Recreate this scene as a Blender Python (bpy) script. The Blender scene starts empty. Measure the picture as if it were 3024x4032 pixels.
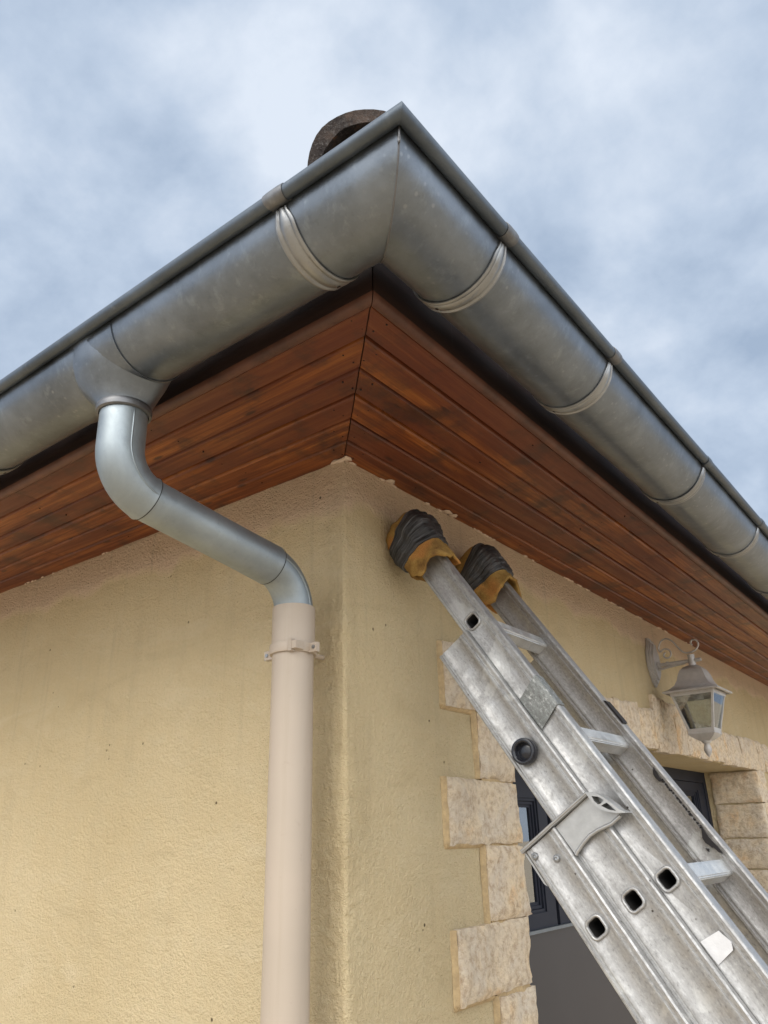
import bpy, bmesh, math, random
import numpy as np
from mathutils import Vector, Matrix, noise
C = bpy.context.scene.collection
PI = math.pi

# ---------------------------------------------------------------- camera
cam_d = bpy.data.cameras.new("camera"); cam = bpy.data.objects.new("camera", cam_d); C.objects.link(cam)
cam_d.sensor_fit = 'VERTICAL'; cam_d.sensor_height = 24; cam_d.lens = 24 * 0.74729
cam_d.clip_start = 0.02; cam_d.clip_end = 2000
_r = Vector((0.79052454, 0.61191626, -0.02508864)); _u = Vector((0.25969686, -0.29783482, 0.91861415)); _f = Vector((-0.55464266, 0.73270247, 0.39435847))
M = Matrix((( _r.x, _u.x, -_f.x), (_r.y, _u.y, -_f.y), (_r.z, _u.z, -_f.z)))
cam.matrix_world = Matrix.Translation((0.98277, -1.15624, -0.78034)) @ M.to_4x4()
bpy.context.scene.camera = cam

# ---------------------------------------------------------------- sky and sun
SUN_DIR = Vector((-0.05, -0.80, 0.66)).normalized()
sun_el = math.asin(SUN_DIR.z); sun_az = math.atan2(SUN_DIR.x, SUN_DIR.y)
w = bpy.data.worlds.new("World"); bpy.context.scene.world = w; w.use_nodes = True
nt = w.node_tree; nt.nodes.clear()
def N(t, tree=None, **k):
    n = (tree or nt).nodes.new(t)
    for a, b in k.items(): setattr(n, a, b)
    return n
L = nt.links.new
out = N('ShaderNodeOutputWorld'); bg = N('ShaderNodeBackground'); bg.inputs['Strength'].default_value = 0.1
sky = N('ShaderNodeTexSky', sky_type='NISHITA'); sky.sun_disc = False; sky.sun_elevation = sun_el; sky.sun_rotation = sun_az
sky.dust_density = 2.0
tc = N('ShaderNodeTexCoord'); sep = N('ShaderNodeSeparateXYZ'); L(tc.outputs['Generated'], sep.inputs[0])
zz = N('ShaderNodeMath', operation='MAXIMUM'); zz.inputs[1].default_value = 0.0; L(sep.outputs['Z'], zz.inputs[0])
za = N('ShaderNodeMath', operation='ADD'); za.inputs[1].default_value = 0.95; L(zz.outputs[0], za.inputs[0])
dv = N('ShaderNodeVectorMath', operation='DIVIDE'); L(tc.outputs['Generated'], dv.inputs[0])
cmb = N('ShaderNodeCombineXYZ'); [L(za.outputs[0], cmb.inputs[i]) for i in range(3)]; L(cmb.outputs[0], dv.inputs[1])
n1 = N('ShaderNodeTexNoise'); n1.inputs['Scale'].default_value = 6.2; n1.inputs['Detail'].default_value = 8; n1.inputs['Roughness'].default_value = 0.55; n1.inputs['Distortion'].default_value = 0.1
mp = N('ShaderNodeMapping'); mp.inputs['Location'].default_value = (3.1, 1.7, 0.4); L(dv.outputs[0], mp.inputs[0]); L(mp.outputs[0], n1.inputs['Vector'])
cr = N('ShaderNodeValToRGB'); L(n1.outputs['Fac'], cr.inputs[0])
cr.color_ramp.elements[0].position = 0.36; cr.color_ramp.elements[0].color = (3.2, 4.05, 5.35, 1)
cr.color_ramp.elements[1].position = 0.68; cr.color_ramp.elements[1].color = (6.5, 7.15, 8.1, 1)
e = cr.color_ramp.elements.new(0.5); e.color = (4.5, 5.35, 6.6, 1)
# unseen sky behind the camera, boosted and warmed to add light on the walls
dp = N('ShaderNodeVectorMath', operation='DOT_PRODUCT'); dp.inputs[1].default_value = Vector((0.62, -0.66, 0.42)).normalized(); L(tc.outputs['Generated'], dp.inputs[0])
mr = N('ShaderNodeMapRange'); mr.inputs['From Min'].default_value = -0.1; mr.inputs['From Max'].default_value = 1.0
mr.inputs['To Min'].default_value = 1.0; mr.inputs['To Max'].default_value = 4.2; L(dp.outputs['Value'], mr.inputs['Value'])
wm = N('ShaderNodeMix', data_type='RGBA', blend_type='MULTIPLY'); L(cr.outputs[0], wm.inputs[6]); wm.inputs[7].default_value = (1.14, 1.0, 0.84, 1)
wf = N('ShaderNodeMapRange'); wf.inputs['From Min'].default_value = -0.1; wf.inputs['From Max'].default_value = 0.6; L(dp.outputs['Value'], wf.inputs['Value']); L(wf.outputs[0], wm.inputs[0])
vs = N('ShaderNodeVectorMath', operation='SCALE'); L(wm.outputs[2], vs.inputs[0]); L(mr.outputs[0], vs.inputs['Scale'])
mx = N('ShaderNodeMix', data_type='RGBA'); mx.inputs['Factor'].default_value = 0.95
L(sky.outputs[0], mx.inputs[6]); L(vs.outputs[0], mx.inputs[7]); L(mx.outputs[2], bg.inputs[0]); L(bg.outputs[0], out.inputs[0])

sd = bpy.data.lights.new("sun", 'SUN'); sd.energy = 1.15; sd.angle = math.radians(34); sd.color = (1.0, 0.92, 0.80)
so = bpy.data.objects.new("sun", sd); C.objects.link(so); so.rotation_euler = (-SUN_DIR).to_track_quat('-Z', 'Y').to_euler()
vsn = bpy.context.scene.view_settings; vsn.view_transform = 'Standard'; vsn.look = 'None'; vsn.exposure = 0.28; vsn.gamma = 1.0; vsn.use_curve_mapping = False

# ---------------------------------------------------------------- material helpers
def ramp(t, fac, stops):
    c = N('ShaderNodeValToRGB', t); t.links.new(fac, c.inputs[0])
    els = c.color_ramp.elements
    els[0].position, els[0].color = stops[0][0], (*stops[0][1], 1)
    els[1].position, els[1].color = stops[-1][0], (*stops[-1][1], 1)
    for p, col in stops[1:-1]:
        q = els.new(p); q.color = (*col, 1)
    return c.outputs[0]
def noi(t, vec, scale, detail=4, rough=0.55, dist=0.0):
    n = N('ShaderNodeTexNoise', t); n.inputs['Scale'].default_value = scale; n.inputs['Detail'].default_value = detail
    n.inputs['Roughness'].default_value = rough; n.inputs['Distortion'].default_value = dist; t.links.new(vec, n.inputs['Vector']); return n.outputs['Fac']
def mapv(t, vec, scale=(1, 1, 1), rot=(0, 0, 0), loc=(0, 0, 0)):
    m = N('ShaderNodeMapping', t); m.inputs['Scale'].default_value = scale; m.inputs['Rotation'].default_value = rot; m.inputs['Location'].default_value = loc
    t.links.new(vec, m.inputs[0]); return m.outputs[0]
def mixc(t, fac, a, b, mode='MIX'):
    m = N('ShaderNodeMix', t, data_type='RGBA', blend_type=mode)
    for v, i in ((fac, 0), (a, 6), (b, 7)):
        if isinstance(v, (int, float)): m.inputs[i].default_value = v
        elif isinstance(v, tuple): m.inputs[i].default_value = (*v, 1)
        else: t.links.new(v, m.inputs[i])
    return m.outputs[2]
def mth(t, op, a, b=None, clamp=False):
    m = N('ShaderNodeMath', t, operation=op); m.use_clamp = clamp
    for v, i in ((a, 0), (b, 1)):
        if v is None: continue
        if isinstance(v, (int, float)): m.inputs[i].default_value = v
        else: t.links.new(v, m.inputs[i])
    return m.outputs[0]
def rng(t, v, a, b, c=0.0, d=1.0):
    m = N('ShaderNodeMapRange', t); t.links.new(v, m.inputs[0])
    for i, x in enumerate((a, b, c, d)): m.inputs[i + 1].default_value = x
    return m.outputs[0]
def bump(t, h, strength=0.5, dist=0.002, nrm=None):
    b = N('ShaderNodeBump', t); b.inputs['Strength'].default_value = strength; b.inputs['Distance'].default_value = dist
    t.links.new(h, b.inputs['Height'])
    if nrm is not None: t.links.new(nrm, b.inputs['Normal'])
    return b.outputs[0]
def mat(name):
    m = bpy.data.materials.new(name); m.use_nodes = True; t = m.node_tree
    p = t.nodes['Principled BSDF']; geo = N('ShaderNodeNewGeometry', t)
    return m, t, p, geo.outputs['Position']     # world position: real-scale metres for every part
def setp(t, p, **k):
    for a, v in k.items():
        s = p.inputs[{'col': 'Base Color', 'rough': 'Roughness', 'metal': 'Metallic', 'nrm': 'Normal', 'coat': 'Coat Weight', 'coatr': 'Coat Roughness', 'spec': 'Specular IOR Level'}[a]]
        if isinstance(v, (int, float)): s.default_value = v
        elif isinstance(v, tuple): s.default_value = (*v, 1)
        else: t.links.new(v, s)

def m_stucco():
    m, t, p, P = mat('stucco')
    big = noi(t, P, 1.6, 5, 0.6); mid = noi(t, P, 16, 5, 0.65); fine = noi(t, P, 130, 4, 0.7); grain = noi(t, P, 330, 2, 0.6)
    col = ramp(t, big, [(0.3, (0.59, 0.47, 0.28)), (0.7, (0.67, 0.55, 0.35))])
    col = mixc(t, rng(t, mid, 0.45, 0.8, 0, 0.30), col, (0.56, 0.50, 0.35))
    col = mixc(t, rng(t, fine, 0.3, 0.62, 0.22, 0.0), col, (0.42, 0.33, 0.17))
    # rougher hand-trowelled strip just under the soffit, pinker mortar
    s = N('ShaderNodeSeparateXYZ', t); t.links.new(P, s.inputs[0])
    wob = noi(t, mapv(t, P, (1, 1, .3)), 4.0, 3, 0.6)
    edge = mth(t, 'ADD', s.outputs[2], mth(t, 'MULTIPLY', mth(t, 'SUBTRACT', wob, 0.5), 0.16))
    band = rng(t, edge, -0.118, -0.092)
    col = mixc(t, mth(t, 'MULTIPLY', band, 0.85), col, (0.74, 0.57, 0.43))
    # few dark pin-holes and grime specks
    v = N('ShaderNodeTexVoronoi', t); v.inputs['Scale'].default_value = 22; t.links.new(P, v.inputs['Vector'])
    sp = mth(t, 'MULTIPLY', rng(t, v.outputs['Distance'], 0.05, 0.075, 1, 0), rng(t, noi(t, P, 5, 2), 0.52, 0.6))
    col = mixc(t, sp, col, (0.16, 0.12, 0.07))
    stn = noi(t, mapv(t, P, (5, 5, 0.9)), 2.2, 5, 0.6)
    col = mixc(t, rng(t, stn, 0.55, 0.8, 0, 0.35), col, (0.40, 0.32, 0.20))
    tw = noi(t, mapv(t, P, (1.2, 1.2, 3.4), (0.3, 0.25, 0.0)), 2.6, 4, 0.6, 1.4)
    col = mixc(t, rng(t, tw, 0.55, 0.72, 0, 0.28), col, (0.72, 0.62, 0.44)); col = mixc(t, rng(t, tw, 0.44, 0.30, 0, 0.28), col, (0.46, 0.36, 0.21))
    run_ = noi(t, mapv(t, P, (26, 26, 1.1)), 1, 4, 0.65); lowz = rng(t, s.outputs[2], -0.9, -0.1)
    col = mixc(t, mth(t, 'MULTIPLY', mth(t, 'MULTIPLY', rng(t, run_, 0.56, 0.70), lowz), 0.30), col, (0.34, 0.28, 0.19))
    setp(t, p, col=col, rough=0.93, spec=0.15)
    h = mth(t, 'ADD', mth(t, 'MULTIPLY', fine, 1.1), mth(t, 'MULTIPLY', grain, 0.6))
    h = mth(t, 'ADD', h, mth(t, 'MULTIPLY', noi(t, P, 40, 3, .6), 0.7)); h = mth(t, 'ADD', h, mth(t, 'MULTIPLY', tw, 0.7)); h = mth(t, 'SUBTRACT', h, sp)
    h = mth(t, 'ADD', h, mth(t, 'MULTIPLY', mth(t, 'MULTIPLY', band, noi(t, mapv(t, P, (1, 1, 1.6), (0.5, .6, 0)), 90, 4, .7)), 1.6))
    setp(t, p, nrm=bump(t, h, 1.0, 0.0075)); return m
def m_wood():
    m, t, p, P = mat('varnished_wood')
    a = N('ShaderNodeAttribute', t); a.attribute_name = 'grain'; s = N('ShaderNodeSeparateXYZ', t); t.links.new(a.outputs['Vector'], s.inputs[0])
    g = mapv(t, a.outputs['Vector'], (1.3, 26, 3.7)); fib = mapv(t, a.outputs['Vector'], (6, 420, 3.7))
    n = noi(t, g, 2.4, 6, 0.62, 0.6); f = noi(t, fib, 1, 3, 0.6); pl = noi(t, mapv(t, a.outputs['Vector'], (0.5, 2, 9.13)), 2.0, 3, .5)
    col = ramp(t, n, [(0.28, (0.060, 0.013, 0.006)), (0.45, (0.18, 0.047, 0.012)), (0.58, (0.31, 0.098, 0.020)), (0.75, (0.45, 0.175, 0.036))])
    col = mixc(t, rng(t, f, 0.35, 0.7, 0.45, 0.0), col, (0.09, 0.022, 0.01))
    col = mixc(t, rng(t, pl, 0.44, 0.56, 0.0, 0.75), col, (0.105, 0.026, 0.014))
    k = N('ShaderNodeTexVoronoi', t); k.inputs['Scale'].default_value = 1; t.links.new(mapv(t, a.outputs['Vector'], (7, 22, 5.3)), k.inputs['Vector'])
    col = mixc(t, rng(t, k.outputs['Distance'], 0.07, 0.14, 0.85, 0), col, (0.04, 0.012, 0.008))
    dirt = noi(t, P, 6, 6, .68); col = mixc(t, rng(t, dirt, 0.50, 0.64, 0, 0.8), col, (0.045, 0.018, 0.013))
    setp(t, p, col=col, rough=rng(t, n, 0.3, 0.7, 0.50, 0.36), spec=0.4, nrm=bump(t, mth(t, 'ADD', f, n), 0.25, 0.0012)); return m
def m_darkwood():
    m, t, p, P = mat('dark_fascia_wood')
    col = ramp(t, noi(t, mapv(t, P, (3, 3, 40)), 1, 5), [(0.3, (0.014, 0.009, 0.010)), (0.7, (0.050, 0.026, 0.020))])
    dr = noi(t, mapv(t, P, (60, 60, 2)), 1, 3, .7); col = mixc(t, mth(t, 'MULTIPLY', rng(t, dr, 0.66, 0.72), rng(t, noi(t, P, 3, 1), 0.55, 0.62)), col, (0.3, 0.27, 0.27))
    setp(t, p, col=col, rough=0.6, nrm=bump(t, noi(t, mapv(t, P, (4, 4, 150)), 1, 3), 0.3, 0.002)); return m
def m_zinc(name='weathered_zinc', base=(0.175, 0.198, 0.228), rough=0.34, streak=1.0):
    m, t, p, P = mat(name)
    a = noi(t, P, 7, 6, 0.62, 0.4); b = noi(t, P, 48, 5, 0.7); c = noi(t, P, 210, 3, 0.6)
    col = ramp(t, a, [(0.3, tuple(x * 0.74 for x in base)), (0.52, base), (0.72, tuple(min(1, x * 1.22 + 0.01) for x in base))])
    col = mixc(t, rng(t, b, 0.5, 0.78, 0, 0.35 * streak), col, tuple(x * 1.5 for x in base))
    col = mixc(t, rng(t, b, 0.25, 0.42, 0.35, 0), col, tuple(x * 0.55 for x in base))
    v = N('ShaderNodeTexVoronoi', t); v.inputs['Scale'].default_value = 55; t.links.new(mapv(t, P, (1, 1, 1)), v.inputs['Vector'])
    spot = mth(t, 'MULTIPLY', rng(t, v.outputs['Distance'], 0.10, 0.2, 1, 0), rng(t, noi(t, P, 6, 2), 0.5, 0.62))
    col = mixc(t, mth(t, 'MULTIPLY', spot, 0.30 * streak), col, (0.42, 0.43, 0.44))
    s = N('ShaderNodeSeparateXYZ', t); t.links.new(P, s.inputs[0])
    drip = noi(t, mapv(t, P, (38, 38, 3.5)), 1, 4, 0.7)
    col = mixc(t, mth(t, 'MULTIPLY', rng(t, drip, 0.56, 0.74), 0.28 * streak), col, (0.38, 0.42, 0.44))
    setp(t, p, col=col, metal=0.86, rough=mth(t, 'ADD', mth(t, 'MULTIPLY', b, 0.28), rough - 0.12), nrm=bump(t, mth(t, 'ADD', mth(t, 'MULTIPLY', c, .3), mth(t, 'ADD', b, mth(t, 'MULTIPLY', a, 3))), 0.18, 0.0016))
    return m
def m_alu(name, base, dirty=0.4, rough=0.36):
    m, t, p, P = mat(name)
    tc_ = N('ShaderNodeTexCoord', t); O = tc_.outputs['Object']
    line = noi(t, mapv(t, O, (3, 260, 260)), 1, 3, 0.6); b = noi(t, O, 34, 7, 0.75); c = noi(t, O, 9, 5, .6, .4); g = noi(t, mapv(t, O, (1, 2.2, 2.2)), 120, 5, .75)
    col = mixc(t, rng(t, line, 0.35, 0.65, 0.35, 0), base, tuple(x * 0.6 for x in base))
    col = mixc(t, rng(t, b, 0.44, 0.66, 0, dirty), col, tuple(x * 0.55 for x in base))
    col = mixc(t, rng(t, g, 0.54, 0.70, 0, dirty), col, (0.62, 0.62, 0.60))
    col = mixc(t, rng(t, g, 0.46, 0.34, 0, dirty), col, (0.14, 0.135, 0.13))
    col = mixc(t, rng(t, c, 0.62, 0.65, 0, 0.4), col, (0.62, 0.62, 0.60))
    v = N('ShaderNodeTexVoronoi', t); v.inputs['Scale'].default_value = 42; t.links.new(O, v.inputs['Vector'])
    col = mixc(t, mth(t, 'MULTIPLY', rng(t, v.outputs['Distance'], 0.06, 0.1, 1, 0), rng(t, noi(t, O, 11, 2), 0.54, 0.60)), col, (0.06, 0.05, 0.045))
    setp(t, p, col=col, metal=rng(t, b, 0.42, 0.66, 0.75, 0.40), rough=rng(t, b, 0.35, 0.7, rough, rough + 0.22), nrm=bump(t, mth(t, 'ADD', mth(t, 'MULTIPLY', line, .8), mth(t, 'MULTIPLY', g, .7)), 0.25, 0.0006)); return m
def m_stone():
    m, t, p, P = mat('rough_sandstone')
    oi = N('ShaderNodeObjectInfo', t); r = oi.outputs['Random']
    ofs = N('ShaderNodeCombineXYZ', t); t.links.new(mth(t, 'MULTIPLY', r, 37.0), ofs.inputs[0]); ad = N('ShaderNodeVectorMath', t, operation='ADD'); t.links.new(P, ad.inputs[0]); t.links.new(ofs.outputs[0], ad.inputs[1]); Q = ad.outputs[0]
    a = noi(t, Q, 9, 5, 0.6, 0.5); b = noi(t, Q, 60, 5, 0.72); c = noi(t, Q, 170, 3, .7)
    col = ramp(t, a, [(0.28, (0.68, 0.43, 0.22)), (0.42, (0.70, 0.57, 0.40)), (0.6, (0.62, 0.54, 0.44)), (0.76, (0.74, 0.58, 0.37))])
    col = mixc(t, rng(t, b, 0.36, 0.56, 0.75, 0), col, (0.36, 0.25, 0.165))
    col = mixc(t, rng(t, c, 0.55, 0.8, 0, 0.5), col, (0.66, 0.58, 0.50))
    col = mixc(t, rng(t, r, 0, 1, 0.0, 0.25), col, (0.60, 0.53, 0.42))
    setp(t, p, col=col, rough=0.95, spec=0.12, nrm=bump(t, mth(t, 'ADD', mth(t, 'MULTIPLY', b, 1.4), mth(t, 'MULTIPLY', c, .5)), 0.9, 0.005)); return m
def m_simple(name, base, rough=0.5, metal=0.0, var=0.15, scale=30, bs=0.1, bd=0.001, stretch=(1, 1, 1), **k):
    m, t, p, P = mat(name)
    n = noi(t, mapv(t, P, stretch), scale, 5, 0.65)
    col = ramp(t, n, [(0.3, tuple(x * (1 - var) for x in base)), (0.7, tuple(min(1, x * (1 + var)) for x in base))])
    setp(t, p, col=col, rough=rough, metal=metal, nrm=bump(t, n, bs, bd), **k); return m
def m_tape():
    m, t, p, P = mat('black_tape')
    tc_ = N('ShaderNodeTexCoord', t); a = N('ShaderNodeAttribute', t); a.attribute_name = 'grain'; V = a.outputs['Vector']
    wr = noi(t, mapv(t, V, (5.0, 190, 1)), 1, 4, 0.6, 0.5); n = noi(t, V, 18, 4)
    col = ramp(t, wr, [(0.38, (0.012, 0.012, 0.013)), (0.56, (0.045, 0.046, 0.05)), (0.74, (0.16, 0.165, 0.17))])
    setp(t, p, col=mixc(t, rng(t, n, .5, .75, 0, .4), col, (0.09, 0.07, 0.06)), rough=0.5, nrm=bump(t, wr, 0.9, 0.004)); return m
def m_carpet():
    m, t, p, P = mat('orange_brown_carpet')
    n = noi(t, P, 24, 5, .65); f = noi(t, P, 420, 3, .7)
    col = ramp(t, n, [(0.32, (0.22, 0.12, 0.045)), (0.5, (0.40, 0.245, 0.075)), (0.68, (0.50, 0.32, 0.11))])
    col = mixc(t, rng(t, noi(t, P, 12, 2), .50, .60, 0, .8), col, (0.52, 0.23, 0.07))
    setp(t, p, col=mixc(t, rng(t, f, .35, .6, .4, 0), col, (0.10, 0.05, 0.02)), rough=0.95, spec=.1, nrm=bump(t, mth(t, 'ADD', f, n), 0.9, 0.003)); return m
def m_tile():
    m, t, p, P = mat('mossy_roof_tile')
    n = noi(t, P, 26, 6, .7); f = noi(t, P, 190, 4, .8)
    col = ramp(t, n, [(0.3, (0.025, 0.022, 0.024)), (0.5, (0.065, 0.055, 0.052)), (0.7, (0.14, 0.105, 0.09))])
    col = mixc(t, rng(t, f, .52, .66, 0, .8), col, (0.17, 0.16, 0.155)); col = mixc(t, rng(t, noi(t, P, 40, 3), .6, .68), col, (0.16, 0.09, 0.055))
    setp(t, p, col=col, rough=0.95, spec=.1, nrm=bump(t, mth(t, 'ADD', n, f), 1.0, 0.006)); return m
def m_glass(name, tint, transp, rough=0.02):
    m = bpy.data.materials.new(name); m.use_nodes = True; t = m.node_tree; t.nodes.clear()
    o = N('ShaderNodeOutputMaterial', t); g = N('ShaderNodeBsdfGlossy', t); g.inputs['Roughness'].default_value = rough; g.inputs['Color'].default_value = (.9, .93, .95, 1)
    tr = N('ShaderNodeBsdfTransparent', t); tr.inputs['Color'].default_value = (*tint, 1); fr = N('ShaderNodeFresnel', t); fr.inputs['IOR'].default_value = 1.5
    geo = N('ShaderNodeNewGeometry', t); n = noi(t, geo.outputs['Position'], 9, 3); bp = bump(t, n, 0.05, 0.001); t.links.new(bp, g.inputs['Normal'])
    mxs = N('ShaderNodeMixShader', t); f = mth(t, 'ADD', mth(t, 'MULTIPLY', fr.outputs[0], 1.0), transp, True); t.links.new(f, mxs.inputs[0]); t.links.new(tr.outputs[0], mxs.inputs[1]); t.links.new(g.outputs[0], mxs.inputs[2]); t.links.new(mxs.outputs[0], o.inputs[0])
    return m
STUCCO, WOOD, DARKWOOD = m_stucco(), m_wood(), m_darkwood()
ZINC = m_zinc(); ZINC_NEW = m_zinc('newer_zinc', (0.31, 0.35, 0.375), 0.50, 0.3); STRAP = m_zinc('galvanised_strap', (0.29, 0.295, 0.30), 0.34, 0.7)
ZINC_BEAD = m_zinc('zinc_bead', (0.115, 0.135, 0.16), 0.44, 0.3)
SOLDER = m_zinc('solder', (0.17, 0.172, 0.18), 0.45, 0.6)
ALU = m_alu('worn_aluminium', (0.43, 0.425, 0.42), 0.6, 0.36); ALU_DULL = m_alu('dull_aluminium', (0.37, 0.355, 0.345), 0.6, .44); ALU_RUNG = m_alu('rung_aluminium', (0.66, 0.67, 0.67), 0.15, .3)
STONE = m_stone(); CAST = m_simple('cast_aluminium', (0.40, 0.40, 0.395), 0.42, 0.7, 0.12, 45, .3, .001)
PVC = m_simple('beige_pvc', (0.455, 0.378, 0.300), 0.36, 0, 0.035, 6, 0.05, 0.0006, (1, 1, .5))
BLACK = m_simple('black_plastic', (0.012, 0.013, 0.018), 0.22, 0, 0.3, 60); BLACK_MATT = m_simple('black_smear_and_shade', (0.012, 0.009, 0.010), 0.7)
FRAME = m_simple('anthracite_frame', (0.022, 0.025, 0.037), 0.55, 0, 0.1, 8, spec=0.2); PANEL = m_simple('anthracite_panel', (0.034, 0.033, 0.040), 0.38, 0, 0.12, 2, .03)
RAIL = m_simple('grey_blue_drip_rail', (0.13, 0.15, 0.17), 0.35)
LAMPMET = m_simple('grey_painted_metal', (0.42, 0.40, 0.385), 0.40, 0.15, 0.12, 40, .2)
STICKER = m_simple('white_sticker', (0.60, 0.60, 0.61), 0.35, 0, 0.10, 40, .5, .003)
MOULD = m_simple('brown_moulding', (0.105, 0.040, 0.024), 0.5, 0, 0.45, 12, .2, .001)
LIP = m_simple('tan_pointing', (0.46, 0.34, 0.19), 0.95, 0, 0.2, 70, .9, .004)
PLASTER = m_simple('stray_plaster', (0.60, 0.47, 0.37), 0.9, 0, 0.15, 90, .8, .003)
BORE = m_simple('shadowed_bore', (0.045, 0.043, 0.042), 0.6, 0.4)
def m_pvc():
    m, t, p, P = mat('grubby_beige_pvc')
    a = noi(t, mapv(t, P, (30, 30, 1.2)), 1, 5, .65); b = noi(t, P, 70, 5, .7)
    col = ramp(t, noi(t, P, 5, 3), [(0.3, (0.40, 0.335, 0.27)), (0.7, (0.44, 0.365, 0.295))])
    col = mixc(t, rng(t, a, .54, .74, 0, .35), col, (0.33, 0.27, 0.20)); col = mixc(t, rng(t, b, .62, .75, 0, .3), col, (0.28, 0.23, 0.18))
    setp(t, p, col=col, rough=rng(t, b, .3, .7, .34, .5), nrm=bump(t, noi(t, P, 8, 2), .15, .002)); return m
PVC = m_pvc()
TAPE, CARPET, TILE = m_tape(), m_carpet(), m_tile()
GLASS = m_glass('lantern_glass', (.93, .96, .96), 0.14); WGLASS = m_glass('window_glass', (.55, .58, .60), 0.30)
WHITE = m_simple('pale_reflection', (0.62, 0.64, 0.66), 0.8, 0, .08, 10); DARKIN = m_simple('dark_room', (0.03, 0.03, 0.035), 0.9)
GROUND = m_simple('gravel_terrace', (0.46, 0.37, 0.26), 0.95, 0, 0.25, 14, .8, .01)
MORTAR = m_simple('grey_mortar', (0.10, 0.085, 0.075), 0.95, 0, .4, 60, .9, .006)

# ---------------------------------------------------------------- object helpers
def wloc(o):
    v = Vector((0, 0, 0))
    while o is not None: v += o.location; o = o.parent
    return v
def obj(name, verts, faces, m, parent=None, smooth=False, at=None, attr=None, sharp=None):
    """one mesh object; verts are in world metres, stored relative to the parent's place"""
    base = wloc(parent) if parent else Vector(at or (0, 0, 0))
    me = bpy.data.meshes.new(name); me.from_pydata([tuple(Vector(v) - base) for v in verts], [], faces); me.validate()
    bm = bmesh.new(); bm.from_mesh(me); bmesh.ops.recalc_face_normals(bm, faces=bm.faces)
    bm.to_mesh(me); bm.free()
    if attr is not None and len(attr) == len(me.vertices):
        a = me.attributes.new('grain', 'FLOAT_VECTOR', 'POINT'); a.data.foreach_set('vector', np.array(attr, dtype=np.float32).ravel())
    if smooth:
        me.polygons.foreach_set('use_smooth', [True] * len(me.polygons))
        if sharp: me.set_sharp_from_angle(angle=math.radians(sharp))
    me.materials.append(m)
    o = bpy.data.objects.new(name, me); C.objects.link(o)
    if parent: o.parent = parent
    else: o.location = base
    return o
def thing(name, label, cat, loc, group=None):
    o = bpy.data.objects.new(name, None); C.objects.link(o); o.location = loc; o.empty_display_size = 0.1
    o['label'] = label; o['category'] = cat
    if group: o['group'] = group
    return o
def struct(o): o['kind'] = 'structure'; return o
class MB:
    def __init__(s): s.v = []; s.f = []; s.a = []
    def add(s, v, f, a=None):
        n = len(s.v); s.v += [Vector(x) for x in v]; s.f += [tuple(i + n for i in q) for q in f]
        s.a += list(a) if a is not None else [(0, 0, 0)] * len(v); return s
    def box(s, lo, hi):
        x0, y0, z0 = lo; x1, y1, z1 = hi
        return s.add([(x0, y0, z0), (x1, y0, z0), (x1, y1, z0), (x0, y1, z0), (x0, y0, z1), (x1, y0, z1), (x1, y1, z1), (x0, y1, z1)],
                     [(0, 3, 2, 1), (4, 5, 6, 7), (0, 1, 5, 4), (1, 2, 6, 5), (2, 3, 7, 6), (3, 0, 4, 7)])
    def loft(s, rings, closed=True, caps=True, attrs=None):
        n = len(rings[0]); v = [p for r in rings for p in r]; f = []
        for i in range(len(rings) - 1):
            for j in range(n if closed else n - 1):
                k = (j + 1) % n; f.append((i * n + j, i * n + k, (i + 1) * n + k, (i + 1) * n + j))
        if caps and closed: f += [tuple(range(n))[::-1], tuple((len(rings) - 1) * n + j for j in range(n))]
        return s.add(v, f, attrs)
    def build(s, name, m, parent=None, **k): return obj(name, s.v, s.f, m, parent, attr=s.a, **k)
def frames(path):
    P = [Vector(p) for p in path]; T = []
    for i in range(len(P)):
        a = P[max(i - 1, 0)]; b = P[min(i + 1, len(P) - 1)]; T.append((b - a).normalized())
    n = T[0].orthogonal().normalized(); out_ = []
    for p, t in zip(P, T):
        n = (n - t * n.dot(t)).normalized(); out_.append((p, t, n, t.cross(n)))
    return out_
def tube(mb, path, rad, seg=32, caps=True, closed_end=True):
    rr = rad if hasattr(rad, '__len__') else [rad] * len(path)
    rings = [[p + (n * math.cos(2 * PI * j / seg) + b * math.sin(2 * PI * j / seg)) * r_ for j in range(seg)] for (p, t, n, b), r_ in zip(frames(path), rr)]
    return mb.loft(rings, True, caps)
def rrect(hw, hh, r, seg=5):
    pts = []
    for cx, cy, a0 in ((hw - r, hh - r, 0), (-hw + r, hh - r, 90), (-hw + r, -hh + r, 180), (hw - r, -hh + r, 270)):
        for k in range(seg + 1):
            a = math.radians(a0 + 90 * k / seg); pts.append((cx + r * math.cos(a), cy + r * math.sin(a)))
    return pts
def evaluated(o):
    dg = bpy.context.evaluated_depsgraph_get(); dg.update(); return bpy.data.meshes.new_from_object(o.evaluated_get(dg))
def cut(o, cutter_mb):
    c = obj('cutter', cutter_mb.v, cutter_mb.f, DARKIN)
    bpy.context.view_layer.update()
    md = o.modifiers.new('b', 'BOOLEAN'); md.operation = 'DIFFERENCE'; md.solver = 'EXACT'; md.object = c
    bpy.context.view_layer.update()
    me = evaluated(o); o.modifiers.clear(); old = o.data; o.data = me; me.name = old.name
    cm = c.data; bpy.data.objects.remove(c); bpy.data.meshes.remove(cm)
random.seed(4)
nz = lambda x, y, z, s=1.0: noise.noise(Vector((x, y, z)) * s)

# ---------------------------------------------------------------- ground
gz = -2.55
g = struct(obj('ground', [(-300, -300, gz), (300, -300, gz), (300, 300, gz), (-300, 300, gz)], [(0, 1, 2, 3)], GROUND))

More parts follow.
